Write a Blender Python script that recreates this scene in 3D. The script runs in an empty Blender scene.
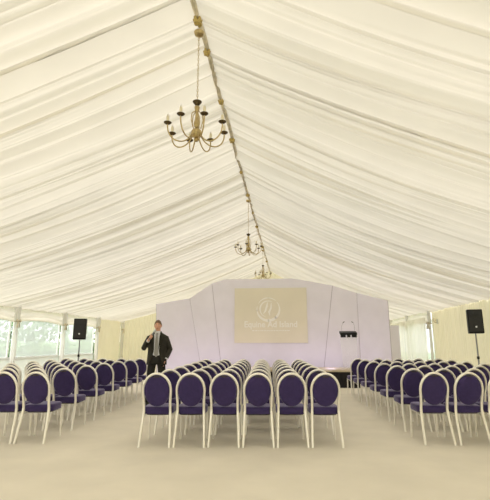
import bpy, math, random
from math import sin, cos, pi, radians as R
from mathutils import Vector, Matrix
random.seed(11)
S = bpy.context.scene
COL = S.collection

# ------------------------------------------------------------------ mesh helpers
class MB:
    def __init__(s):
        s.v = []; s.f = []
    def add(s, vs, fs):
        o = len(s.v)
        s.v += [tuple(p) for p in vs]
        s.f += [tuple(i + o for i in f) for f in fs]
        return s
    def box(s, c, d, rz=0.0):
        x, y, z = d[0] / 2, d[1] / 2, d[2] / 2
        m = Matrix.Rotation(rz, 3, 'Z'); c = Vector(c)
        vs = [m @ Vector((i * x, j * y, k * z)) + c for k in (-1, 1) for j in (-1, 1) for i in (-1, 1)]
        return s.add(vs, [(0, 2, 3, 1), (4, 5, 7, 6), (0, 1, 5, 4), (2, 6, 7, 3), (0, 4, 6, 2), (1, 3, 7, 5)])
    def tube(s, pts, r, seg=8, closed=False, flat=None):
        pts = [Vector(p) for p in pts]; n = len(pts)
        rad = r if isinstance(r, (list, tuple)) else [r] * n
        vs = []; up = None
        for i, p in enumerate(pts):
            a = pts[(i - 1) % n] if closed or i else p
            b = pts[(i + 1) % n] if closed or i < n - 1 else p
            t = (b - a).normalized()
            if up is None:
                up = Vector((0, 0, 1)) if abs(t.z) < .9 else Vector((0, 1, 0))
            sd = t.cross(up)
            if sd.length < 1e-6: sd = t.cross(Vector((1, 0, 0)))
            sd.normalize(); up = sd.cross(t).normalized()
            for k in range(seg):
                an = 2 * pi * (k + .5) / seg
                vs.append(p + sd * cos(an) * rad[i] + up * sin(an) * rad[i] * (flat or 1))
        fs = []
        for i in range(n if closed else n - 1):
            j = (i + 1) % n
            for k in range(seg):
                l = (k + 1) % seg
                fs.append((i * seg + k, i * seg + l, j * seg + l, j * seg + k))
        if not closed:
            fs.append(tuple(range(seg))[::-1]); fs.append(tuple((n - 1) * seg + k for k in range(seg)))
        return s.add(vs, fs)
    def lathe(s, prof, c=(0, 0, 0), seg=16):
        vs = []; n = len(prof)
        for r, z in prof:
            for k in range(seg):
                a = 2 * pi * k / seg
                vs.append((c[0] + r * cos(a), c[1] + r * sin(a), c[2] + z))
        fs = []
        for i in range(n - 1):
            for k in range(seg):
                l = (k + 1) % seg
                fs.append((i * seg + k, i * seg + l, (i + 1) * seg + l, (i + 1) * seg + k))
        fs.append(tuple(range(seg))[::-1]); fs.append(tuple((n - 1) * seg + k for k in range(seg)))
        return s.add(vs, fs)
    def rings(s, rs, cap=True):
        n = len(rs[0]); vs = [p for r in rs for p in r]; fs = []
        for i in range(len(rs) - 1):
            for k in range(n):
                l = (k + 1) % n
                fs.append((i * n + k, i * n + l, (i + 1) * n + l, (i + 1) * n + k))
        if cap:
            fs.append(tuple(range(n))[::-1]); fs.append(tuple((len(rs) - 1) * n + k for k in range(n)))
        return s.add(vs, fs)
    def grid(s, fn, nu, nv):
        vs = [fn(i / nu, j / nv) for i in range(nu + 1) for j in range(nv + 1)]
        fs = [(i * (nv + 1) + j, (i + 1) * (nv + 1) + j, (i + 1) * (nv + 1) + j + 1, i * (nv + 1) + j + 1)
              for i in range(nu) for j in range(nv)]
        return s.add(vs, fs)
    def ball(s, c, r, seg=16, rg=10, fn=None):
        rs = r if isinstance(r, (list, tuple)) else (r, r, r)
        vs = []
        for i in range(rg + 1):
            th = pi * i / rg
            for k in range(seg):
                a = 2 * pi * k / seg
                p = Vector((sin(th) * cos(a), sin(th) * sin(a), -cos(th)))
                p = Vector((p.x * rs[0], p.y * rs[1], p.z * rs[2]))
                if fn: p = fn(p)
                vs.append(p + Vector(c))
        fs = []
        for i in range(rg):
            for k in range(seg):
                l = (k + 1) % seg
                q = [i * seg + k, i * seg + l, (i + 1) * seg + l, (i + 1) * seg + k]
                if i == 0: q = [i * seg + k, (i + 1) * seg + l, (i + 1) * seg + k]
                elif i == rg - 1: q = [i * seg + k, i * seg + l, (i + 1) * seg + k]
                fs.append(tuple(q))
        return s.add(vs, fs)
    def prism(s, poly, dvec):
        n = len(poly); d = Vector(dvec)
        vs = [Vector(p) for p in poly] + [Vector(p) + d for p in poly]
        fs = [tuple(range(n)), tuple(range(n, 2 * n))[::-1]]
        fs += [(i, i + n, (i + 1) % n + n, (i + 1) % n) for i in range(n)]
        return s.add(vs, fs)
    def mesh(s, name, sharp=R(38), smooth=True):
        me = bpy.data.meshes.new(name); me.from_pydata(s.v, [], s.f); me.validate()
        import bmesh
        bm = bmesh.new(); bm.from_mesh(me)
        bmesh.ops.remove_doubles(bm, verts=bm.verts, dist=1e-6)
        bmesh.ops.recalc_face_normals(bm, faces=bm.faces)
        bm.to_mesh(me); bm.free()
        if smooth:
            me.polygons.foreach_set('use_smooth', [True] * len(me.polygons))
            me.set_sharp_from_angle(angle=sharp)
        me.update()
        return me

def link(name, me, mat, parent=None, loc=None):
    o = bpy.data.objects.new(name, me); COL.objects.link(o)
    if mat and not me.materials: me.materials.append(mat)
    if parent: o.parent = parent
    if loc: o.location = loc
    return o
def obj(name, mb, mat, parent=None, loc=None, sharp=R(38), smooth=True):
    return link(name, mb.mesh(name, sharp, smooth), mat, parent, loc)
def tag(o, label, cat, group=None):
    o['label'] = label; o['category'] = cat
    if group: o['group'] = group
    return o
def thing(name, label, cat, loc=(0, 0, 0), rz=0, group=None):
    o = bpy.data.objects.new(name, None); COL.objects.link(o)
    o.location = loc; o.rotation_euler = (0, 0, rz); o.empty_display_size = .1
    return tag(o, label, cat, group)
def struct(o):
    o['kind'] = 'structure'; return o
def dup(root, loc, rz, label, group):
    def cp(o, par):
        c = o.copy(); COL.objects.link(c)
        if par: c.parent = par
        for ch in list(o.children): cp(ch, c)
        return c
    r = cp(root, None)
    r.location = loc; r.rotation_euler = (0, 0, rz); r['label'] = label; r['group'] = group
    return r

# ------------------------------------------------------------------ materials
def mat(name, col, rough=.6, metal=0, noise=0, nscale=8, sheen=0, spec=.5, bump=0, bscale=200, sheencol=None, trans=0, alpha=1):
    m = bpy.data.materials.new(name); m.use_nodes = True
    nt = m.node_tree; b = nt.nodes['Principled BSDF']
    b.inputs['Base Color'].default_value = (*col, 1); b.inputs['Roughness'].default_value = rough
    b.inputs['Metallic'].default_value = metal; b.inputs['Specular IOR Level'].default_value = spec
    if sheen:
        b.inputs['Sheen Weight'].default_value = sheen; b.inputs['Sheen Roughness'].default_value = .35
        b.inputs['Sheen Tint'].default_value = (*(sheencol or (1, 1, 1)), 1)
    tc = nt.nodes.new('ShaderNodeTexCoord')
    if noise:
        n = nt.nodes.new('ShaderNodeTexNoise'); n.inputs['Scale'].default_value = nscale; n.inputs['Detail'].default_value = 5
        nt.links.new(tc.outputs['Object'], n.inputs['Vector'])
        r = nt.nodes.new('ShaderNodeValToRGB')
        r.color_ramp.elements[0].position = .3; r.color_ramp.elements[1].position = .7
        r.color_ramp.elements[0].color = (*[c * (1 - noise) for c in col], 1)
        r.color_ramp.elements[1].color = (*[min(1, c * (1 + noise)) for c in col], 1)
        nt.links.new(n.outputs['Fac'], r.inputs['Fac']); nt.links.new(r.outputs['Color'], b.inputs['Base Color'])
    if bump:
        n2 = nt.nodes.new('ShaderNodeTexNoise'); n2.inputs['Scale'].default_value = bscale
        nt.links.new(tc.outputs['Object'], n2.inputs['Vector'])
        bp = nt.nodes.new('ShaderNodeBump'); bp.inputs['Strength'].default_value = bump; bp.inputs['Distance'].default_value = .01
        nt.links.new(n2.outputs['Fac'], bp.inputs['Height']); nt.links.new(bp.outputs['Normal'], b.inputs['Normal'])
    return m
def cloth(name, col, tcol, fac, noise=0.03, clear=0.0):
    """thin fabric: diffuse front, light shining through from the back, optional see-through share"""
    m = bpy.data.materials.new(name); m.use_nodes = True
    nt = m.node_tree; nt.nodes.remove(nt.nodes['Principled BSDF']); out = nt.nodes['Material Output']
    d = nt.nodes.new('ShaderNodeBsdfDiffuse'); t = nt.nodes.new('ShaderNodeBsdfTranslucent'); mx = nt.nodes.new('ShaderNodeMixShader')
    tc = nt.nodes.new('ShaderNodeTexCoord'); n = nt.nodes.new('ShaderNodeTexNoise'); n.inputs['Scale'].default_value = 1.3; n.inputs['Detail'].default_value = 4
    nt.links.new(tc.outputs['Object'], n.inputs['Vector'])
    for sh, c in ((d, col), (t, tcol)):
        r = nt.nodes.new('ShaderNodeValToRGB')
        r.color_ramp.elements[0].position = .3; r.color_ramp.elements[1].position = .7
        r.color_ramp.elements[0].color = (*[x * (1 - noise) for x in c], 1)
        r.color_ramp.elements[1].color = (*[min(1, x * (1 + noise)) for x in c], 1)
        nt.links.new(n.outputs['Fac'], r.inputs['Fac']); nt.links.new(r.outputs['Color'], sh.inputs['Color'])
    mx.inputs['Fac'].default_value = fac
    nt.links.new(d.outputs[0], mx.inputs[1]); nt.links.new(t.outputs[0], mx.inputs[2])
    last = mx
    if clear:
        tr = nt.nodes.new('ShaderNodeBsdfTransparent'); m2 = nt.nodes.new('ShaderNodeMixShader'); m2.inputs['Fac'].default_value = clear
        nt.links.new(mx.outputs[0], m2.inputs[1]); nt.links.new(tr.outputs[0], m2.inputs[2]); last = m2
    nt.links.new(last.outputs[0], out.inputs['Surface'])
    return m

M = dict(
    lining=cloth('cream_roof_lining', (.80, .748, .632), (.50, .466, .392), .40),
    wlining=cloth('cream_wall_lining', (.82, .74, .56), (.82, .72, .52), .30),
    valance=cloth('ivory_valance', (.86, .82, .74), (.78, .735, .63), .32),
    white=cloth('white_marquee_pvc', (.88, .88, .86), (.9, .9, .88), .5),
    sheer=cloth('sheer_white_curtain', (.90, .86, .78), (.96, .91, .81), .6, clear=.25),
    pvc=cloth('clear_pvc_window', (.9, .92, .92), (.9, .92, .92), .5, clear=.6),
    carpet=mat('cream_carpet', (.83, .775, .665), .95, noise=.05, nscale=1.6, bump=.35, bscale=260, spec=.1),
    navy=mat('navy_velour', (.042, .028, .105), .75, noise=.12, nscale=30, sheen=.9, sheencol=(.66, .62, .85), spec=.2, bump=.1, bscale=500),
    ivory=mat('ivory_powder_coat', (.93, .90, .83), .32, .45),
    brass=mat('antique_brass', (.46, .36, .18), .38, 1.0, noise=.2, nscale=25),
    bronze=mat('dark_bronze', (.085, .06, .03), .45, .8),
    candle=mat('ivory_candle_tube', (.75, .68, .50), .5),
    black=mat('black_plastic', (.010, .010, .011), .6, spec=.25),
    grille=mat('black_speaker_grille', (.017, .017, .018), .6, bump=.6, bscale=900),
    grey=mat('grey_painted_metal', (.25, .25, .26), .4, .6),
    steel=mat('silver_metal', (.6, .6, .6), .3, 1),
    lav=mat('lavender_backdrop_fabric', (.79, .76, .83), .9, noise=.03, nscale=2, spec=.1),
    lavtrim=mat('mauve_panel_edging', (.46, .42, .47), .7),
    screen=mat('beige_projection_screen', (.77, .715, .575), .8, noise=.05, nscale=.9),
    logo=mat('pale_projected_lettering', (.91, .885, .81), .8),
    stagetop=mat('tan_stage_board', (.55, .47, .33), .6, noise=.1, nscale=5),
    stagecloth=mat('black_stage_skirt', (.012, .010, .012), .9),
    gold=mat('gold_satin', (.42, .31, .09), .45, noise=.2, nscale=12, sheen=.3),
    seam=mat('tan_ridge_webbing', (.62, .555, .42), .8, noise=.3, nscale=9),
    skin=mat('skin', (.74, .39, .26), .5, noise=.06, nscale=20),
    suit=mat('dark_suit_wool', (.024, .021, .014), .85, noise=.15, nscale=40, sheen=.1),
    trouser=mat('black_trouser_wool', (.014, .013, .011), .85, noise=.15, nscale=40),
    shirt=mat('white_shirt', (.74, .74, .76), .8),
    tie=mat('grey_tie', (.33, .32, .30), .6, noise=.1, nscale=60),
    hair=mat('brown_grey_hair', (.16, .095, .055), .8, noise=.3, nscale=90),
    dark=mat('dark_detail', (.03, .02, .018), .5),
    lip=mat('lips', (.45, .19, .15), .5),
    eye=mat('eye_white', (.75, .72, .68), .3),
    leather=mat('black_leather', (.012, .011, .01), .35),
    lawn=mat('lawn', (.16, .27, .09), .9, noise=.3, nscale=.7),
    leaf=mat('tree_leaf', (.10, .19, .075), .8, noise=.4, nscale=2),
    leaf2=mat('pale_leaf', (.17, .27, .12), .8, noise=.4, nscale=2),
    bark=mat('bark', (.10, .07, .05), .9, noise=.3, nscale=12),
)
# clear acrylic
m = bpy.data.materials.new('clear_acrylic'); m.use_nodes = True
nt = m.node_tree; b = nt.nodes['Principled BSDF']
b.inputs['Base Color'].default_value = (.95, .96, .97, 1); b.inputs['Roughness'].default_value = .05
b.inputs['Alpha'].default_value = .12
M['acrylic'] = m

# ------------------------------------------------------------------ the tent
XL, XR, EAVE, RIDGEX, RIDGEZ = -8.85, 5.1, 2.42, -.975, 5.03
Y0, Y1 = -4.8, 22.2
BAYS = [1.2 + 3 * k for k in range(-2, 8)]

# pleat profile along the tent: gathered cloth in uneven soft tucks
def make_pleats(seed):
    rnd = random.Random(seed); y = Y0 - .5; ed = []
    while y < Y1 + .5:
        w = rnd.choice((.05, .07, .09, .12, .15, .2, .28, .36)) * rnd.uniform(.8, 1.25)
        deep = rnd.random() ** 1.1
        ed.append((y, w, rnd.uniform(.3, 1.0) * (.018 + .30 * w), rnd.uniform(.5, .85), .014 + .08 * deep, .013 + .022 * rnd.random())); y += w
    return ed
def pleat_fn(ed):
    import bisect
    ys = [e[0] for e in ed]
    def f(y):
        i = max(0, bisect.bisect(ys, y) - 1); y0, w, a, pk, d, sg = ed[i]
        t = min(1, max(0, (y - y0) / w))
        h = a * (sin(t / pk * pi / 2) if t < pk else cos((t - pk) / (1 - pk) * pi / 2))
        # narrow tucks hanging down where the cloth is gathered
        for e in ed[max(0, i - 1):i + 3]:
            q = (y - e[0]) / e[5]
            if abs(q) < 3.5: h = h + e[4] * math.exp(-q * q)
        return h
    return f
def roof(name, xe, seed):
    f1 = pleat_fn(make_pleats(seed)); f2 = pleat_fn(make_pleats(seed + 5))
    rnd = random.Random(seed); ph = [rnd.uniform(0, 6.3) for _ in range(6)]
    sl = Vector((xe - RIDGEX, 0, EAVE - RIDGEZ)).normalized()
    n = Vector((-sl.z, 0, sl.x)) if xe > 0 else Vector((sl.z, 0, -sl.x))
    if n.z > 0: n = -n
    def fn(u, v):
        y = Y0 + (Y1 - Y0) * u
        # the gathers wander a little between ridge and eave
        yy = y + .05 * sin(v * 3.1 + y * .9 + ph[0]) + .03 * sin(v * 7 + y * 2.3 + ph[1])
        t = .5 - .5 * cos(pi * min(1, max(0, v * 1.2 - .1 + .25 * sin(y * .8 + ph[2]))))
        h = f1(yy) * (1 - t) + f2(yy) * t
        env = .55 + .45 * sin(pi * min(1, .12 + v * .8))
        b = (y - 1.2) / 3 % 1
        sag = .20 * (1 - (2 * v - 1) ** 2) + .05 * sin(pi * b) * sin(pi * min(1, v + .1))
        p = Vector((RIDGEX, y, RIDGEZ)).lerp(Vector((xe, y, EAVE)), v)
        return p + n * (sag + h * env)
    o = obj(name, MB().grid(fn, 3200, 18), M['lining'], sharp=pi)
    return struct(o)
roof('ceiling_left', XL, 3); roof('ceiling_right', XR, 8)
struct(obj('floor', MB().box(((XL + XR) / 2, (Y0 + Y1) / 2, -.05), (XR - XL, Y1 - Y0, .1)), M['carpet']))

def drape(p0, p1, z0, z1, nrm, amp=.03, wl=.16, seed=1, bow=0.0):
    p0, p1 = Vector((*p0, 0)), Vector((*p1, 0)); L = (p1 - p0).length; nv = Vector((*nrm, 0))
    rnd = random.Random(seed); a, b_, c = (rnd.uniform(0, 6) for _ in range(3))
    def fn(u, v):
        s = u * L
        h = sin(2 * pi * s / wl + 1.2 * sin(s * 1.7 + a)) * .6 + .4 * sin(2 * pi * s / (wl * .43) + b_ + v)
        p = p0.lerp(p1, u) + nv * (amp * h * (.6 + .4 * v) + bow * sin(pi * v))
        return (p.x, p.y, z0 + (z1 - z0) * v)
    return MB().grid(fn, max(12, int(L / wl * 9)), 8)

def gable(name, y, ny):
    def fn(u, v):
        x = XL + (XR - XL) * u
        top = EAVE + (RIDGEZ - EAVE) * (1 - (abs(x - RIDGEX) / ((RIDGEX - XL) if x < RIDGEX else (XR - RIDGEX))))
        h = sin(2 * pi * x / .17 + sin(x * 1.9)) * .6 + .4 * sin(2 * pi * x / .07)
        return (x, y + ny * .03 * h, top * v)
    return struct(obj(name, MB().grid(fn, 700, 8), M['wlining'], sharp=pi))
gable('wall_back', Y1, 1)
# unseen end behind the camera: cloth gable, glazing below added for frontal light
def front_upper(u, v):
    x = XL + (XR - XL) * u
    top = EAVE + (RIDGEZ - EAVE) * (1 - (abs(x - RIDGEX) / ((RIDGEX - XL) if x < RIDGEX else (XR - RIDGEX))))
    return (x, Y0 + .02 * sin(2 * pi * x / .2), 2.3 + (max(top, 2.31) - 2.3) * v)
struct(obj('wall_front', MB().grid(front_upper, 300, 6), M['wlining'], sharp=pi))
fr = MB()
for k in range(8):
    fr.box((XL + (XR - XL) * k / 7, Y0, 1.15), (.07, .07, 2.3))
fr.box(((XL + XR) / 2, Y0, 2.28), (XR - XL, .07, .08)); fr.box(((XL + XR) / 2, Y0, .05), (XR - XL, .07, .1))
wo = struct(obj('window_20', fr, M['white']))
obj('pane', MB().box(((XL + XR) / 2, Y0, 1.18), (XR - XL - .1, .004, 2.1)), M['pvc'], wo)

# left wall: lined at both ends, clear windows between the legs
def wall_run(name, x, nx, ranges, m, seed, z0, z1, amp=.03):
    mb = MB()
    for k, (a, b2) in enumerate(ranges):
        d = drape((x, a), (x, b2), z0, z1, (nx, 0), amp, .17, seed + k); mb.add(d.v, d.f)
    return struct(obj(name, mb, M[m], sharp=pi))
WZ0, WZ1 = .80, 2.06
winL = [(4.2, 7.2), (7.2, 10.2), (10.2, 13.2), (13.2, 16.2), (16.2, 19.2)]
winR = [(16.2, 19.2), (19.2, 22.2)]
wall_run('wall_left', XL, 1, [(Y0, 4.2), (19.2, Y1)], 'wlining', 2, 0, EAVE + .05)
wall_run('wall_right', XR, -1, [(Y0, 16.2)], 'wlining', 4, 0, EAVE + .05)
mb = MB()
for a, b2 in winL: mb.box((XL - .03, (a + b2) / 2, WZ0 / 2), (.03, b2 - a, WZ0))
struct(obj('wall_left_skirt', mb, M['white']))
mb = MB()
for a, b2 in winR: mb.box((XR + .03, (a + b2) / 2, .25), (.03, b2 - a, .5))
struct(obj('wall_right_skirt', mb, M['white']))
# header swags above the windows
def header(name, x, nx, ranges):
    mb = MB()
    for a, b2 in ranges:
        def fn(u, v):
            y = a + (b2 - a) * u
            dip = .10 * (2 * u - 1) ** 2
            z = EAVE + .06 - v * (EAVE + .06 - WZ1 + .02 + dip)
            return (x + nx * (.03 + .05 * sin(pi * v) + .016 * sin(v * 17 + 2 * sin(u * 3.1))), y, z)
        mb.grid(fn, 40, 20)
    return struct(obj(name, mb, M['valance'], sharp=pi))
header('wall_left_header', XL, 1, winL); header('wall_right_header', XR, -1, winR)
n = 0
for (x, nx, rs) in ((XL, 1, winL), (XR, -1, winR)):
    for a, b2 in rs:
        n += 1
        z0 = WZ0 if x < 0 else .5
        fr = MB(); w = .05
        for zz in (z0, WZ1 + .03): fr.box((x - nx * .03, (a + b2) / 2, zz), (.045, b2 - a, .09))
        for yy in (a + .1, b2 - .1): fr.box((x - nx * .03, yy, (z0 + WZ1) / 2), (.04, .06, WZ1 - z0))
        wo = struct(obj('window_%d' % n, fr, M['white']))
        obj('pane', MB().box((x - nx * .03, (a + b2) / 2, (z0 + WZ1) / 2), (.004, b2 - a - .1, WZ1 - z0)), M['pvc'], wo)
# pale curtains drawn over the two far right windows
for k, (a, b2) in enumerate(winR):
    d = drape((XR - .26, a + .03), (XR - .26, b2 - .01), .02, WZ1 + .12, (-1, 0), .03, .2, 20 + k)
    tag(obj('curtain', d, M['sheer'], sharp=pi),
        ('sheer white curtain drawn over the right wall window nearer the wall post' if k == 0 else
         'sheer white curtain over the right wall window beside the stage backdrop edge'), 'curtain', 'sheer curtains on the right wall')
# legs of the frame wrapped in gathered cloth, tied near the top
t = 0
for x, nx, ys in ((XL, 1, BAYS), (XR, -1, BAYS)):
    for y in ys:
        if y < 3 or (x > 0 and 10 < y < 16): continue
        t += 1
        mb = MB(); prof = [(.07, 0), (.075, .6), (.07, 1.4), (.06, 1.85), (.045, 1.97), (.085, 2.08), (.10, 2.25), (.09, 2.45)]
        if x > 0: prof = [(r * .62, z) for r, z in prof]
        rs = []
        for r, z in prof:
            rs.append([(x + nx * .11 + r * (1 + .13 * sin(k * 7 * 2 * pi / 42)) * cos(2 * pi * k / 42), y + r * (1 + .13 * sin(k * 7 * 2 * pi / 42)) * sin(2 * pi * k / 42), z) for k in range(42)])
        mb.rings(rs)
        p = struct(obj('trim_%d' % t, mb, M['white'], sharp=pi))
        bw = MB()
        bw.tube([(x + nx * .11 + .055 * cos(q * pi / 8), y + .055 * sin(q * pi / 8), 1.965) for q in range(16)], .018, 8, True)
        for sgn in (-1, 1):
            bw.ball((x + nx * .18, y + sgn * .07, 1.985), (.035, .07, .05))
            bw.tube([(x + nx * .17, y + sgn * .01, 1.96), (x + nx * .19, y + sgn * .05, 1.88), (x + nx * .18, y + sgn * .06, 1.78)], [.015, .028, .035], 8, flat=.4)
        obj('tie_bow', bw, M['lining'] if x > 0 else M['seam'], p)

# ridge webbing and gathered ties
mb = MB()
def ridge_fn(u, v):
    y = Y0 + (Y1 - Y0) * u
    a = pi * v
    return (RIDGEX + .03 * cos(a) + .008 * sin(y * 3), y, RIDGEZ - .05 - .05 * sin(a) - .012 * abs(sin(y * 9)))
mb.grid(ridge_fn, 400, 8)
struct(obj('ceiling_ridge', mb, M['seam'], sharp=pi))
ties = [(4.2, 'largest gold satin knot on the roof ridge, above the nearest chandelier', 1.15),
        (4.75, 'gold satin knot on the ridge just behind the largest knot', .9),
        (5.9, 'small gold knot on the ridge midway behind the nearest chandelier', .75),
        (7.2, 'gold knot on the ridge seen right of the nearest chandelier arms', 1.0),
        (8.7, 'small gold knot on the ridge, fifth from the camera', .7),
        (10.2, 'gold knot on the ridge above the middle chandelier', 1.0),
        (11.7, 'small gold knot on the ridge just behind the middle chandelier chain', .7),
        (13.2, 'gold knot on the ridge seen right of the middle chandelier', 1.0),
        (16.2, 'gold knot on the ridge above the farthest chandelier', 1.0),
        (19.2, 'farthest gold knot on the ridge, behind the last chandelier', 1.0)]
for y, lab, s in ties:
    rnd = random.Random(int(y * 10)); mb = MB()
    s *= .64
    mb.ball((0, 0, 0), (.045 * s, .06 * s, .05 * s))
    for q in range(6):
        a = 2 * pi * q / 6 + .3 + rnd.uniform(-.25, .25); k1 = rnd.uniform(.8, 1.15)
        mb.tube([(0, 0, .0), (.045 * s * cos(a) * k1, .06 * s * sin(a) * k1, -.02 * rnd.random()), (.075 * s * cos(a) * k1, .10 * s * sin(a) * k1, .035)], [.02 * s, .036 * s, .022 * s], 8, flat=.8)
    tag(obj('ridge_knot', mb, M['gold'], loc=(RIDGEX, y, RIDGEZ - .135)), lab, 'fabric knot', 'gold knots along the roof ridge')

# ------------------------------------------------------------------ chairs
def chair_proto(label):
    t = thing('banquet_chair', label, 'chair')
    LEAN = .22
    yb = lambda z: -.205 - (z - .46) * LEAN
    # seat: soft rounded pad
    def outline(sx, sy, k=4.0, n=40):
        return [(sx * abs(cos(a)) ** (2 / k) * (1 if cos(a) >= 0 else -1), sy * abs(sin(a)) ** (2 / k) * (1 if sin(a) >= 0 else -1)) for a in [2 * pi * i / n for i in range(n)]]
    rs = []
    for ins, z in ((.03, .382), (.006, .385), (0, .395), (0, .452), (.005, .463), (.016, .470), (.05, .474), (.14, .477)):
        rs.append([(x * 1.0, y + .01, z) for x, y in outline(.2 - ins, .215 - ins)])
    obj('seat', MB().rings(rs), M['navy'], t, sharp=R(60))
    sf = MB()
    rs = [[(x, y + .01, z) for x, y in outline(.165, .18)] for z in (.368, .386)]
    obj('seat_frame', sf.rings(rs), M['dark'], t)
    # oval back pad
    mb = MB(); rs = []
    for ins, d in ((.06, -.036), (.02, -.032), (.004, -.022), (0, -.008), (0, .008), (.004, .024), (.02, .036), (.06, .044), (.11, .046)):
        rs.append([((.164 - ins) * cos(a), yb(.68 + (.200 - ins) * sin(a)) + d, .68 + (.200 - ins) * sin(a)) for a in [2 * pi * i / 40 for i in range(40)]])
    obj('backrest', mb.rings(rs), M['navy'], t, sharp=R(60))
    # frame hoop
    pts = [(-.172, yb(.40), .40), (-.172, yb(.46), .46), (-.171, yb(.52), .52), (-.174, yb(.58), .58), (-.178, yb(.64), .64)]
    for i in range(0, 21):
        a = pi - pi * i / 20; pts.append((.180 * cos(a), yb(.69 + .208 * sin(a)), .69 + .208 * sin(a)))
    pts += [(-p[0], p[1], p[2]) for p in pts[:5]][::-1]
    obj('back_frame', MB().tube(pts, .0175, 8), M['ivory'], t, sharp=R(60))
    gr = MB(); gr.box((0, yb(.862) - .03, .862), (.085, .012, .016))
    obj('handle', gr, M['dark'], t)
    for sx in (-1, 1):
        obj('leg', MB().tube([(sx * .172, yb(.43), .43), (sx * .178, -.215, .32), (sx * .193, -.31, 0)], [.018, .0175, .0145], 8), M['ivory'], t)
        obj('leg', MB().tube([(sx * .178, .195, .40), (sx * .180, .20, .25), (sx * .183, .208, 0)], [.0145, .014, .012], 8), M['ivory'], t)
        obj('side_rail', MB().tube([(sx * .176, -.215, .33), (sx * .178, -.05, .368), (sx * .179, .19, .37)], .008, 6), M['ivory'], t)
    return t
ORD = ['nearest', 'second nearest', 'third nearest', 'fourth nearest', 'fifth nearest', 'sixth nearest', 'farthest']
SEAT = ['first', 'second', 'third', 'fourth', 'fifth', 'sixth']
proto = [None]
jit = random.Random(5)
def put_chair(x, y, rz, label, group):
    # x, y: where the back legs stand
    rz += jit.uniform(-.014, .014); x += jit.uniform(-.002, .002); y += jit.uniform(-.008, .008)
    ox, oy = x - .31 * sin(rz), y + .31 * cos(rz)
    if proto[0] is None:
        p = chair_proto(label); p['group'] = group; p.location = (ox, oy, 0); p.rotation_euler = (0, 0, rz); proto[0] = p
    else:
        dup(proto[0], (ox, oy, 0), rz, label, group)
for r in range(7):
    for c in range(6):
        put_chair(-1.735 + .437 * c - .042 * r, 5.66 + .044 * c + .785 * r, R(4.6),
                  f'navy oval-backed chair, centre block, {ORD[r]} row, {SEAT[c]} seat from left', 'banquet chairs in the centre block')
SKIP_L = {(0, 2), (0, 3), (0, 4), (1, 3), (1, 4), (2, 4)}
for r in range(7):
    for c in range(5):
        if (r, c) in SKIP_L: continue
        put_chair(-3.42 - (.437 + .006 * r) * c - .063 * r, 5.70 - .036 * c + .87 * r, R(4),
                  f'navy oval-backed chair, left block, {ORD[r]} row, {SEAT[c]} seat from aisle', 'banquet chairs in the left block')
SKIP_R = {(0, 3), (0, 4), (1, 4)}
for r in range(7):
    for c in range(5):
        if (r, c) in SKIP_R: continue
        put_chair(1.90 + (.455 + .008 * r) * c - .035 * r, 6.16 + .052 * c + .865 * r, R(5),
                  f'navy oval-backed chair, right block, {ORD[r]} row, {SEAT[c]} seat from aisle', 'banquet chairs in the right block')

# ------------------------------------------------------------------ stage, backdrop, screen, lectern
st = thing('stage', 'low black-skirted stage platform with a tan top edge, behind the chairs', 'stage', (-.42, 14.18, 0))
obj('platform', MB().box((0, 0, .475), (4.94, 1.56, .05)), M['stagetop'], st)
def skirt(u, v):
    P = [(-2.45, .74), (-2.45, -.76), (2.45, -.76), (2.45, .74)]; L = [1.5, 4.9, 1.5]; s = u * sum(L); k = 0
    while k < 2 and s > L[k]: s -= L[k]; k += 1
    a, b2 = Vector((*P[k], 0)), Vector((*P[k + 1], 0)); p = a.lerp(b2, s / L[k])
    d = (b2 - a).normalized(); nn = Vector((d.y, -d.x, 0)); p += nn * .012 * sin(s * 60) * (1 - v)
    return (p.x, p.y, .45 * v)
obj('skirt', MB().grid(skirt, 500, 4), M['stagecloth'], st, sharp=pi)

# folding backdrop: trapezoid panels standing on the floor, seen corner points worked out in metres
P = dict(
    A=(-4.685, 14.90, 2.658), B=(-3.605, 15.42, 2.893), C=(-2.80, 15.42, 3.42), D=(-2.32, 15.42, 3.57),
    E=(.17, 15.42, 3.57), F=(1.55, 15.42, 3.29), G=(2.369, 15.42, 3.026), H=(3.296, 14.90, 2.702),
    a=(-4.470, 14.60, 0), b=(-3.053, 15.42, 0), c=(-2.36, 15.42, 0), f=(1.08, 15.42, 0), g=(2.379, 15.42, 0), h=(3.298, 14.877, 0))
def panel(keys, label, gap=.017):
    pts = [Vector(P[k]) for k in keys]; cen = sum(pts, Vector()) / len(pts)
    e1 = pts[1] - pts[0]; nn = None
    for q in pts[2:]:
        nn = e1.cross(q - pts[0])
        if nn.length > .1: break
    nn.normalize()
    if nn.y < 0: nn = -nn
    pts = [p + (cen - p).normalized() * gap for p in pts]
    for p in pts: p.z = max(p.z, 0.0)
    bp = obj('backdrop_panel', MB().prism(pts, (0, .05, 0)), M['lav'], smooth=False)
    for p, q in ((pts[0], pts[1]), (pts[-1], pts[-2])):
        obj('edge_trim', MB().tube([p + nn * .02, q + nn * .02], .012, 6), M['lavtrim'], bp)
    tag(bp, label, 'backdrop panel', 'lavender backdrop panels behind the stage')
panel('aABb', 'outermost left lavender backdrop panel, right behind the standing man')
panel('bBCc', 'slanted lavender backdrop panel just left of the wide screen panel')
panel('cCDEFf', 'widest lavender backdrop panel, carrying the projection screen')
panel('fFGg', 'lavender backdrop panel behind the clear lectern')
panel('gGHh', 'outermost right lavender backdrop panel, above the right block of chairs')
tag(obj('side_panel', MB().box((3.92, 17.0, .97), (.36, .06, 1.94)), M['lav'], smooth=False),
    'short narrow lavender panel standing between the backdrop and the white curtain', 'panel')

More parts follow.
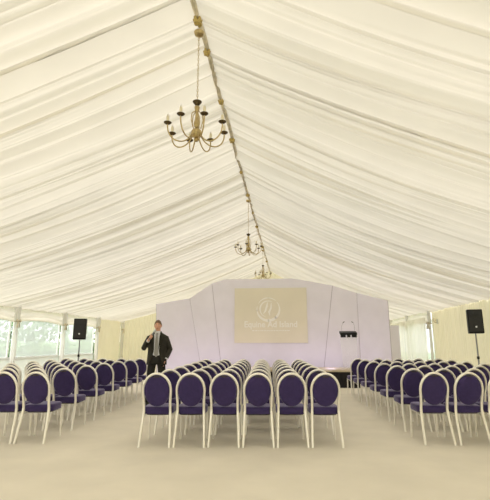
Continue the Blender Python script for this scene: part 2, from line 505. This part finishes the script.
SX0, SX1, SZ0, SZ1, SY = -1.95, .62, 1.29, 3.22, 15.402
sc = thing('projection_screen', 'beige projection screen with a pale round emblem and lettering on the backdrop', 'screen', ((SX0 + SX1) / 2, SY, (SZ0 + SZ1) / 2))
obj('screen_surface', MB().box((0, 0, 0), (SX1 - SX0, .03, SZ1 - SZ0)), M['screen'], sc)
em = MB(); ez = .21; ex = -.08
def ribbon(pts, ws):
    # flat raised strip in the screen plane
    n = len(pts); L_ = []; R_ = []
    for q, (px, pz) in enumerate(pts):
        a = Vector(pts[max(0, q - 1)]); b2 = Vector(pts[min(n - 1, q + 1)]); d = (b2 - a).normalized(); nx = Vector((-d.y, d.x)) * ws[q]
        L_.append((px + nx.x, pz + nx.y)); R_.append((px - nx.x, pz - nx.y))
    for q in range(n - 1):
        poly = [L_[q], L_[q + 1], R_[q + 1], R_[q]]
        em.prism([(px, -.015, pz) for px, pz in poly], (0, -.004, 0))
def arc(r, a0, a1, w0, w1, n=40):
    ribbon([(ex + r * cos(a0 + (a1 - a0) * i / n), ez + r * sin(a0 + (a1 - a0) * i / n)) for i in range(n + 1)], [w0 + (w1 - w0) * sin(pi * i / n) for i in range(n + 1)])
arc(.40, R(165), R(400), .008, .045); arc(.40, R(48), R(150), .008, .02)
arc(.29, R(60), R(250), .006, .022)
ribbon([(ex - .02, ez + .24), (ex - .05, ez + .1), (ex - .1, ez - .06), (ex - .17, ez - .16)], [.012, .035, .03, .01])
ribbon([(ex + .11, ez + .22), (ex + .1, ez + .04), (ex + .03, ez - .1), (ex + .05, ez - .22)], [.012, .03, .035, .012])
obj('emblem', em, M['logo'], sc)
cu = bpy.data.curves.new('lettering', 'FONT'); cu.body = 'Equine Ad Island'; cu.align_x = 'CENTER'; cu.align_y = 'CENTER'; cu.size = .30; cu.extrude = .004; cu.offset = .006
to = bpy.data.objects.new('lettering_curve', cu); COL.objects.link(to)
bpy.context.view_layer.update()
tm = bpy.data.meshes.new_from_object(to.evaluated_get(bpy.context.evaluated_depsgraph_get()))
w = max(v.co.x for v in tm.vertices) - min(v.co.x for v in tm.vertices)
tm.transform(Matrix.Translation((.0, -.018, -.33)) @ Matrix.Rotation(pi / 2, 4, 'X') @ Matrix.Scale(1.86 / w, 4, (1, 0, 0)))
bpy.data.objects.remove(to)
tm.materials.clear(); link('lettering', tm, M['logo'], sc)
ln = MB(); x = -.66; rnd = random.Random(2)
while x < .68:
    wd = rnd.uniform(.03, .09); ln.box((x + wd / 2, -.017, -.54), (wd, .006, .03)); x += wd + .02
obj('small_print', ln, M['logo'], sc)

lc = thing('lectern', 'clear acrylic lectern with a black top and two thin microphones on stage', 'lectern', (1.84, 14.1, .5))
body = MB().prism([(-.2, -.02, .03), (.2, -.02, .03), (.27, -.02, 1.05), (-.27, -.02, 1.05)], (0, .02, 0))
obj('front_panel', body, M['acrylic'], lc, smooth=False)
obj('base', MB().box((0, .06, .015), (.46, .36, .03)), M['acrylic'], lc)
tp = MB().prism([(-.26, -.10, 1.035), (.26, -.10, 1.035), (.26, -.10, 1.10), (-.26, -.10, 1.10)], (0, .30, .06)); 
obj('lectern_top', tp, M['black'], lc, smooth=False)
br = MB()
for xx, ww in ((-.17, .15), (.0, .1), (.17, .15)): br.box((xx, -.06, 1.01), (ww, .06, .10))
obj('bracket', br, M['black'], lc)
for sx in (-1, 1):
    g = obj('microphone_stem', MB().tube([(sx * .2, .0, 1.12), (sx * .2, -.02, 1.3), (sx * .16, -.04, 1.42)], .004, 6), M['grey'], lc)
    obj('microphone_head', MB().tube([(sx * .16, -.04, 1.415), (sx * .11, -.05, 1.45)], [.01, .012], 8), M['black'], g)

# ------------------------------------------------------------------ loudspeakers on stands
def speaker(loc, rz, tilt, lab1, lab2):
    x, y, zb = loc
    sp = thing('loudspeaker', lab1, 'loudspeaker', (x, y, zb), rz, 'loudspeakers on tripod stands'); sp.rotation_euler = (tilt, 0, rz)
    cab = MB(); prof = [(-.17, -.15), (.17, -.15), (.155, .08), (.09, .15), (-.09, .15), (-.155, .08)]
    rs = []
    for ins, z in ((.012, 0), (0, .012), (0, .578), (.012, .59)):
        rs.append([(px * (1 - ins / .17), py * (1 - ins / .17), z) for px, py in prof])
    obj('cabinet', cab.rings(rs), M['black'], sp, sharp=R(25))
    gp = MB().rings([[(.15 * sx, -.152, .30 + .26 * sz) for sx, sz in ((-1, -1), (1, -1), (1, 1), (-1, 1))], [(.142 * sx, -.16, .30 + .25 * sz) for sx, sz in ((-1, -1), (1, -1), (1, 1), (-1, 1))]])
    g = obj('grille', gp, M['grille'], sp)
    hn = MB().rings([[(.11 * sx, -.161, .45 + .075 * sz) for sx, sz in ((-1, -1), (1, -1), (1, 1), (-1, 1))], [(.10 * sx, -.164, .45 + .065 * sz) for sx, sz in ((-1, -1), (1, -1), (1, 1), (-1, 1))]])
    obj('horn', hn, M['grille'], sp)
    bd = MB(); bd.tube([(0, -.161, .16), (0, -.166, .16)], .022, 16); obj('badge', bd, M['steel'], sp)
    hd = MB().tube([(-.06, .15, .45), (-.06, .18, .45), (.06, .18, .45), (.06, .15, .45)], .01, 8); obj('handle', hd, M['black'], sp)
    sd = thing('speaker_stand', lab2, 'speaker stand', (x, y, 0), rz, 'tripod speaker stands')
    obj('pole', MB().tube([(0, 0, .12), (0, 0, .95), (0, 0, zb - .002)], [.019, .019, .0155], 12), M['grey'], sd)
    obj('collar', MB().lathe([(.02, 0), (.032, .01), (.032, .06), (.02, .07)], (0, 0, .90), 14), M['black'], sd)
    obj('hub', MB().lathe([(.02, 0), (.04, .01), (.04, .05), (.02, .06)], (0, 0, .62), 14), M['black'], sd)
    for k in range(3):
        a = 2 * pi * k / 3 + .5
        l = obj('leg', MB().tube([(.03 * cos(a), .03 * sin(a), .65), (.42 * cos(a), .42 * sin(a), .015)], .011, 8), M['grey'], sd)
        obj('brace', MB().tube([(.018 * cos(a), .018 * sin(a), .2), (.25 * cos(a), .25 * sin(a), .29)], .007, 6), M['grey'], sd)
        obj('rubber_foot', MB().ball((.42 * cos(a), .42 * sin(a), .016), .016, 10, 6), M['black'], l)
speaker((-6.02, 12.1, 1.385), R(16), 0, 'black loudspeaker on a stand in front of the left windows', 'thin tripod stand under the loudspeaker by the left windows')
speaker((4.61, 11.45, 1.52), R(-10), 0, 'black loudspeaker on a stand beside the cream right wall', 'thin tripod stand under the loudspeaker by the right wall')

# small lamp on the right wall
wl = thing('wall_light', 'small cream wall light high on the right wall, left of the loudspeaker', 'wall light', (XR - .04, 15.6, 1.95))
obj('back_plate', MB().box((0, 0, .06), (.03, .09, .16)), M['steel'], wl)
obj('arm', MB().tube([(-.01, 0, .04), (-.08, 0, .02), (-.1, 0, .07)], .01, 8), M['brass'], wl)
obj('lamp_shade', MB().lathe([(.03, .07), (.06, .07), (.04, .19), (.02, .19)], (-.1, 0, 0), 16), M['candle'], wl)

# ------------------------------------------------------------------ chandeliers
def chandelier(y, top, zc, label, rot, s=1.0):
    t = thing('chandelier', label, 'chandelier', (RIDGEX, y, zc), rot, 'brass chandeliers hanging from the ridge'); t.scale = (1, 1, 1)
    L = top - zc
    # baluster body
    obj('column', MB().lathe([(.004, -.10), (.016, -.095), (.03, -.075), (.018, -.055), (.045, -.04), (.062, -.005), (.055, .03), (.03, .05), (.02, .07), (.03, .09), (.034, .12), (.022, .17), (.016, .25), (.026, .29), (.03, .32), (.012, .34)], (0, 0, 0), 18), M['brass'], t)
    obj('top_cup', MB().lathe([(.02, .335), (.028, .35), (.048, .375), (.052, .385), (.02, .39), (.01, .41)], (0, 0, 0), 18), M['bronze'], t)
    fin = MB()
    for k in range(5):
        a = 2 * pi * k / 5
        fin.tube([(.02 * cos(a), .02 * sin(a), .27), (.06 * cos(a), .06 * sin(a), .23), (.07 * cos(a), .07 * sin(a), .15), (.045 * cos(a), .045 * sin(a), .06)], .006, 6)
    obj('scroll_cage', fin, M['brass'], t)
    for k in range(8):
        a = 2 * pi * k / 8 + pi / 8
        ca, sa = cos(a), sin(a)
        path = []
        for q in range(17):
            u = q / 16
            # swan-neck: out of the hub, down, then up to the cup
            b0, b1, b2, b3 = (.045, .0), (.11, -.19), (.335, -.155), (.320, .055)
            r_ = (1 - u) ** 3 * b0[0] + 3 * (1 - u) ** 2 * u * b1[0] + 3 * (1 - u) * u * u * b2[0] + u ** 3 * b3[0]
            z_ = (1 - u) ** 3 * b0[1] + 3 * (1 - u) ** 2 * u * b1[1] + 3 * (1 - u) * u * u * b2[1] + u ** 3 * b3[1]
            path.append((r_ * ca, r_ * sa, z_))
        arm = obj('arm', MB().tube(path, .0075, 8), M['brass'], t)
        cx, cy = .320 * ca, .320 * sa
        obj('drip_pan', MB().lathe([(.008, .048), (.026, .055), (.041, .066), (.043, .071), (.012, .069)], (cx, cy, 0), 14), M['bronze'], arm)
        obj('candle_tube', MB().lathe([(.0155, .07), (.0155, .145), (.012, .147)], (cx, cy, 0), 12), M['candle'], arm)
        obj('bulb', MB().lathe([(.006, .145), (.009, .155), (.008, .165), (.002, .175)], (cx, cy, 0), 10), M['eye'], arm)
    ch = MB(); z = .41; k = 0
    while z < L - .06:
        lk = []
        for q in range(10):
            a = 2 * pi * q / 10
            d = .009 * cos(a)
            lk.append((d if k % 2 else 0, 0 if k % 2 else d, z + .018 + .02 * sin(a)))
        ch.tube(lk, .0028, 5, True); z += .033; k += 1
    obj('chain', ch, M['brass'], t)
    obj('ceiling_rose', MB().lathe([(.01, 0), (.05, .02), (.06, .05), (.055, .06)], (0, 0, L - .06), 16), M['brass'], t)
chandelier(4.28, RIDGEZ - .2, 3.545, 'nearest and largest-looking brass chandelier with eight candle arms', R(4))
chandelier(10.36, RIDGEZ - .2, 3.56, 'middle brass chandelier hanging above the chairs, left of the ridge line', R(20))
chandelier(16.36, RIDGEZ - .2, 3.84, 'farthest brass chandelier, partly hidden by the top of the stage backdrop', R(9))

# ------------------------------------------------------------------ the speaker (person)
def evaluated(me, mods):
    o = bpy.data.objects.new('tmp', me); COL.objects.link(o)
    for kind, kw in mods:
        md = o.modifiers.new(kind, kind)
        for k, v in kw.items(): setattr(md, k, v)
    bpy.context.view_layer.update()
    r = bpy.data.meshes.new_from_object(o.evaluated_get(bpy.context.evaluated_depsgraph_get()))
    bpy.data.objects.remove(o)
    return r
def fuse(mb, name, voxel, smooth=2):
    me = mb.mesh(name)
    r = evaluated(me, [('REMESH', dict(mode='VOXEL', voxel_size=voxel, use_smooth_shade=True)), ('SMOOTH', dict(factor=.5, iterations=smooth))])
    r.name = name; r.materials.clear()
    return r
def ell(cx, cy, z, a, b_, n=28, p=2.3):
    return [(cx + a * abs(cos(t)) ** (2 / p) * (1 if cos(t) >= 0 else -1), cy + b_ * abs(sin(t)) ** (2 / p) * (1 if sin(t) >= 0 else -1), z) for t in [2 * pi * i / n for i in range(n)]]

man = thing('person', 'man in a dark suit speaking into a handheld microphone in the left aisle', 'person', (-2.86, 9.3, 0), R(8))
RW, RE, RS = Vector((-.165, -.17, 1.345)), Vector((-.295, .02, 1.175)), Vector((-.175, .012, 1.405))
LS, LE, LW = Vector((.175, .012, 1.405)), Vector((.27, .05, 1.15)), Vector((.20, -.06, .945))
mic0, mic1 = Vector((-.15, -.225, 1.35)), Vector((-.035, -.15, 1.56))
bd = MB()
# legs, pelvis, torso, neck under the clothes
bd.rings([ell(0, 0, .90, .14, .09), ell(0, 0, .95, .165, .11), ell(0, 0, 1.1, .15, .10), ell(0, 0, 1.3, .175, .11), ell(0, .01, 1.42, .17, .09), ell(0, .01, 1.48, .09, .07), ell(0, .005, 1.51, .058, .06), ell(0, -.005, 1.56, .056, .06), ell(0, -.01, 1.60, .055, .06)])
for sx in (-1, 1):
    bd.tube([(sx * .09, 0, .92), (sx * .114, 0, .7), (sx * .130, -.005, .5), (sx * .141, .01, .3), (sx * .149, .015, .09), (sx * .150, .0, .05)], [.085, .078, .055, .052, .036, .036], 14)
    bd.tube([(sx * .150, .04, .045), (sx * .155, -.05, .04), (sx * .161, -.15, .03)], [.035, .035, .025], 10)
bd.tube([RS, RS.lerp(RE, .5), RE, RE.lerp(RW, .4), RW], [.052, .046, .04, .038, .026], 12)
bd.tube([LS, LS.lerp(LE, .5), LE, LE.lerp(LW, .4), LW], [.052, .046, .04, .038, .026], 12)
# head
def headf(p):
    q = Vector(p)
    t = max(0, -p.z / .118)
    q.x *= 1 - .30 * t ** 1.6
    q.y = q.y * (1 - .22 * t ** 2) - .012 * t
    if p.y < 0 and abs(p.z) < .06: q.y *= .96
    return q
HC = Vector((0, -.02, 1.662))
bd.ball(HC, (.076, .096, .118), 32, 24, headf)
bd.tube([HC + Vector((0, -.088, .018)), HC + Vector((0, -.102, -.012)), HC + Vector((0, -.108, -.028)), HC + Vector((0, -.09, -.036))], [.008, .011, .014, .010], 10)
for sx in (-1, 1):
    bd.ball(HC + Vector((sx * .077, .008, -.005)), (.010, .018, .030), 12, 8)
    bd.tube([HC + Vector((sx * .012, -.092, .030)), HC + Vector((sx * .05, -.08, .028))], .008, 8)
# right hand round the microphone
ax = (mic1 - mic0).normalized(); hc = mic0 + ax * .075
out = (RW - hc); out -= ax * out.dot(ax); out.normalize(); sd = ax.cross(out)
bd.ball(hc + out * .034, (.026, .03, .042), 14, 10)
bd.tube([RW, hc + out * .038], [.026, .024], 10)
for q, (ln_, rr_) in enumerate(((.30, .0088), (.33, .0092), (.31, .009), (.26, .0078))):
    cc = hc + ax * (.033 - .0205 * q); arcp = []
    for i in range(8):
        a = R(25 + (185 + 100 * (ln_ - .26)) * i / 7)
        arcp.append(cc + out * .027 * cos(a) - sd * .027 * sin(a))
    bd.tube(arcp, [rr_] * 6 + [rr_ * .92, rr_ * .7], 8)
bd.tube([hc + out * .035 + ax * .01, hc + out * .02 + sd * .022 + ax * .03, hc + sd * .027 + ax * .055 - out * .004, hc + sd * .02 + ax * .075 - out * .014], [.013, .0115, .010, .008], 8)
# left hand slid into the trouser pocket
ld = Vector((-.25, -.15, -1)).normalized()
bd.ball(LW + ld * .05, (.022, .038, .05), 12, 10)
for q in range(4):
    b0 = LW + ld * .085 + Vector((0, -.028 + .019 * q, 0))
    bd.tube([b0, b0 + ld * .035, b0 + ld * (.055 + .012 * (q in (1, 2))) + Vector((-.012, 0, 0))], [.009, .0085, .0065], 8)
bd.tube([LW + ld * .03 + Vector((0, -.03, 0)), LW + ld * .065 + Vector((0, -.05, 0)), LW + ld * .09 + Vector((0, -.052, 0))], [.011, .01, .008], 8)
link('body', fuse(bd, 'body', .0065, 2), M['skin'], man)
# face details
for sx in (-1, 1):
    e = obj('eye', MB().ball(HC + Vector((sx * .030, -.083, .008)), (.012, .008, .008), 12, 8), M['eye'], man)
    obj('iris', MB().ball(HC + Vector((sx * .030, -.0895, .008)), (.0055, .003, .0055), 10, 6), M['dark'], e)
    obj('eyebrow', MB().tube([HC + Vector((sx * .014, -.098, .030)), HC + Vector((sx * .034, -.093, .034)), HC + Vector((sx * .052, -.078, .029))], [.004, .005, .003], 8), M['hair'], man)
obj('mouth', MB().tube([HC + Vector((-.024, -.083, -.062)), HC + Vector((0, -.094, -.062)), HC + Vector((.024, -.083, -.062))], [.003, .007, .003], 8), M['lip'], man)
def hairf(p):
    q = headf(p)
    return q * 1.0
hr = MB()
hb = []
for i in range(13):
    th = i / 12
    row = []
    for k in range(36):
        a = 2 * pi * k / 36
        front = max(0, -sin(a))
        lim = R(104) - R(44) * front ** .8 + (R(8) if sin(a) > .3 else 0)
        an = th * lim
        p = headf(Vector((.0805 * sin(an) * cos(a), .101 * sin(an) * sin(a), .123 * cos(an))))
        row.append(HC + p)
    hb.append(row)
inner = [[HC + (q - HC) * .93 for q in r] for r in hb]
hr.rings(hb + inner[::-1])
obj('hair', hr, M['hair'], man, sharp=pi)
# shirt, tie
link('shirt', fuse(MB().rings([ell(0, 0, .93, .172, .118), ell(0, 0, 1.1, .168, .118), ell(0, 0, 1.3, .185, .122), ell(0, .01, 1.42, .175, .10), ell(0, .01, 1.485, .095, .08), ell(0, .003, 1.51, .066, .068), ell(0, -.002, 1.545, .064, .068)]), 'shirt', .01, 1), M['shirt'], man)
tie = MB().rings([[(sx * w_, -y_ - (.008 if q < 2 else 0), z) for q, sx in enumerate((-1, 1, 1, -1))] for w_, y_, z in ((.006, .113, 1.0), (.042, .118, 1.06), (.036, .122, 1.2), (.024, .118, 1.36), (.016, .098, 1.455), (.024, .085, 1.475), (.02, .074, 1.505))])
obj('tie', tie, M['tie'], man)
# jacket: open front shell plus sleeves
jk = MB()
prof = [(.835, .214, .150, .0), (.89, .212, .150, .0), (1.0, .203, .142, .0), (1.12, .196, .136, .0), (1.25, .205, .138, .0), (1.36, .218, .132, .005), (1.42, .215, .112, .01), (1.455, .185, .098, .012), (1.49, .12, .088, .012), (1.515, .085, .078, .012), (1.54, .078, .074, .012)]
def opening(z):
    if z > 1.12: return R(14 + 14 * min(1, (z - 1.12) / .36))
    return R(14 + 24 * (1.12 - z) / .32)
for_ring = []
for z, a, b_, cy in prof:
    op = opening(z); row_o = []; row_i = []
    for i in range(41):
        tt = -pi / 2 + op + (2 * pi - 2 * op) * i / 40
        c_, s_ = cos(tt), sin(tt); p_ = 2.3
        ux = abs(c_) ** (2 / p_) * (1 if c_ >= 0 else -1); uy = abs(s_) ** (2 / p_) * (1 if s_ >= 0 else -1)
        row_o.append((a * ux, cy + b_ * uy, z)); row_i.append(((a - .022) * ux, cy + (b_ - .022) * uy, z))
    for_ring.append(row_o + row_i[::-1])
jk.rings(for_ring)
for (s_, e_, w_) in ((RS, RE, RW), (LS, LE, LW)):
    jk.tube([s_ + Vector((-.03 if s_.x > 0 else .03, 0, .005)), s_, s_.lerp(e_, .5), e_, e_.lerp(w_, .4), e_.lerp(w_, .88)], [.05, .062, .062, .058, .052, .044], 16)
link('jacket', fuse(jk, 'jacket', .0095, 2), M['suit'], man)
for sx in (-1, 1):
    lp = MB().prism([(sx * .045, -.148, 1.13), (sx * .105, -.142, 1.36), (sx * .125, -.128, 1.40), (sx * .07, -.10, 1.50), (sx * .058, -.118, 1.42)], (0, -.008, 0))
    obj('lapel', lp, M['suit'], man, smooth=False)
    obj('collar', MB().prism([(sx * .006, -.082, 1.505), (sx * .045, -.092, 1.475), (sx * .066, -.05, 1.52), (sx * .06, -.045, 1.55)], (0, -.006, 0)), M['shirt'], man, smooth=False)
    obj('cuff', MB().tube([(RE.lerp(RW, .85) if sx < 0 else LE.lerp(LW, .85)), (RE.lerp(RW, .97) if sx < 0 else LE.lerp(LW, .97))], .036, 14), M['shirt'], man)
tr = MB()
tr.rings([ell(0, 0, .845, .172, .120), ell(0, 0, .89, .178, .125), ell(0, 0, .97, .176, .122), ell(0, 0, 1.04, .170, .120)])
for sx in (-1, 1):
    tr.tube([(sx * .088, 0, .92), (sx * .112, 0, .74), (sx * .130, -.004, .5), (sx * .142, .006, .28), (sx * .150, .0, .055)], [.092, .084, .070, .064, .064], 18)
tr.tube([LW + Vector((-.03, 0, .02)), LW + ld * .13 + Vector((-.02, 0, 0))], [.055, .05], 12)
link('trousers', fuse(tr, 'trousers', .01, 2), M['trouser'], man)
for sx in (-1, 1):
    sh = MB()
    rs = []
    for y, w_, h_ in ((.075, .022, .05), (.06, .036, .07), (.0, .042, .085), (-.08, .044, .065), (-.15, .046, .05), (-.20, .036, .04), (-.222, .014, .024)):
        rs.append([(sx * (.150 - y * .07) + w_ * cos(t_), y, max(.004, .006 + h_ * (.5 + .5 * sin(t_)))) for t_ in [2 * pi * i / 16 for i in range(16)]])
    obj('shoe', sh.rings(rs), M['leather'], man, sharp=pi)
mc = thing('microphone', 'handheld microphone held at the chin by the man in the dark suit', 'microphone', (-2.86, 9.3, 0), R(8))
obj('handle', MB().tube([mic0, mic0 + ax * .02, mic1 - ax * .05], [.012, .013, .017], 14), M['grey'], mc)
hd = MB(); hd.tube([mic1 - ax * .05, mic1 - ax * .04, mic1 - ax * .02, mic1, mic1 + ax * .015, mic1 + ax * .022], [.017, .022, .026, .025, .017, .006], 16)
obj('grille', hd, M['steel'], mc)

# ------------------------------------------------------------------ garden seen through the left windows
struct(obj('ground', MB().box((-30, 12, -.2), (120, 120, .1)), M['lawn']))
def tree(x, y, h, r, m, label, seed):
    t = thing('garden_tree', label, 'tree', (x, y, -.15), 0, 'trees in the garden beyond the left windows')
    rnd = random.Random(seed)
    obj('trunk', MB().tube([(0, 0, 0), (.05, .03, h * .3), (0, .05, h * .6)], [.2, .15, .08], 10), M['bark'], t)
    cr = MB()
    for _ in range(900):
        d = Vector((rnd.gauss(0, 1), rnd.gauss(0, 1), rnd.gauss(0, 1))).normalized() * rnd.uniform(.45, 1) ** .5
        lump = 1 + .25 * sin(d.x * 5 + seed) * sin(d.y * 4 + 1) 
        c = Vector((d.x * r * lump, d.y * r * lump, h * .56 + d.z * h * .42 * lump))
        nrm = (d + Vector((rnd.uniform(-.6, .6), rnd.uniform(-.6, .6), rnd.uniform(-.6, .6)))).normalized()
        a = nrm.orthogonal().normalized(); b2 = nrm.cross(a); s_ = rnd.uniform(.12, .28)
        cr.add([c + a * s_, c + b2 * s_ * .6 + nrm * .04, c - a * s_, c - b2 * s_ * .6 + nrm * .04], [(0, 1, 2, 3)])
    obj('crown', cr, M[m], t, smooth=False)
tree(-19.8, 32, 5.2, 2.5, 'leaf', 'dark green tree in the garden seen through the middle left window', 1)
tree(-25.5, 29.5, 4.6, 2.3, 'leaf2', 'pale green tree in the garden seen through the leftmost window', 2)
tree(-20.5, 41, 5.2, 2.4, 'leaf2', 'pale green tree in the garden behind the left loudspeaker', 4)
tree(-27, 41, 7.0, 3.0, 'leaf', 'tall green tree farthest back in the garden', 5)
hg = MB(); rnd = random.Random(9)
for _ in range(5200):
    y = rnd.uniform(8, 40); x = -15 + rnd.uniform(-.6, .6); z = rnd.uniform(-.15, 1.3)
    nrm = Vector((rnd.uniform(-.3, 1), rnd.uniform(-.7, .7), rnd.uniform(-.2, .8))).normalized(); a = nrm.orthogonal().normalized(); b2 = nrm.cross(a); s_ = rnd.uniform(.1, .2)
    c = Vector((x, y, z)); hg.add([c + a * s_, c + b2 * s_, c - a * s_, c - b2 * s_], [(0, 1, 2, 3)])
ho = tag(obj('hedge', hg, M['leaf2'], smooth=False), 'low clipped green hedge across the garden outside the left windows', 'hedge'); ho['kind'] = 'stuff'

# ------------------------------------------------------------------ light: bright overcast day through the cloth
w = bpy.data.worlds.new('overcast_sky'); S.world = w; w.use_nodes = True
bg = w.node_tree.nodes['Background']; bg.inputs['Color'].default_value = (.93, .96, 1, 1); bg.inputs['Strength'].default_value = 2.2
def lamp(kind, name, loc, rot, energy, col=(1, 1, 1), **kw):
    l = bpy.data.lights.new(name, kind); l.energy = energy; l.color = col
    for k, v in kw.items(): setattr(l, k, v)
    o = bpy.data.objects.new(name, l); COL.objects.link(o); o.location = loc; o.rotation_euler = rot
    return o
sun = lamp('SUN', 'sun', (0, 0, 20), (0, 0, 0), 5.2, (1, .95, .88), angle=R(14))
sun.rotation_euler = Vector((.35, 1.35, -1)).to_track_quat('-Z', 'Y').to_euler()
# coloured uplights at the foot of the backdrop
for x in (-3.6, -2.6, -1.2, .2, 1.3, 2.2):
    lamp('POINT', 'stage_uplight', (x, 14.55 if abs(x + .6) < 2.5 else 14.2, .66), (0, 0, 0), 5, (.80, .66, 1), shadow_soft_size=.15)

# ------------------------------------------------------------------ camera
cd = bpy.data.cameras.new('camera'); co = bpy.data.objects.new('camera', cd); COL.objects.link(co)
co.location = (0, 0, 1.29); co.rotation_euler = (R(90 + 12.2), 0, R(5.84))
cd.sensor_fit = 'HORIZONTAL'; cd.sensor_width = 36; cd.lens = 36 * 430 / 490; cd.clip_start = .05; cd.clip_end = 300
S.camera = co
S.view_settings.view_transform = 'Standard'; S.view_settings.look = 'None'
S.view_settings.exposure = .13; S.view_settings.gamma = 1
try: S.view_settings.use_curve_mapping = False
except Exception: pass
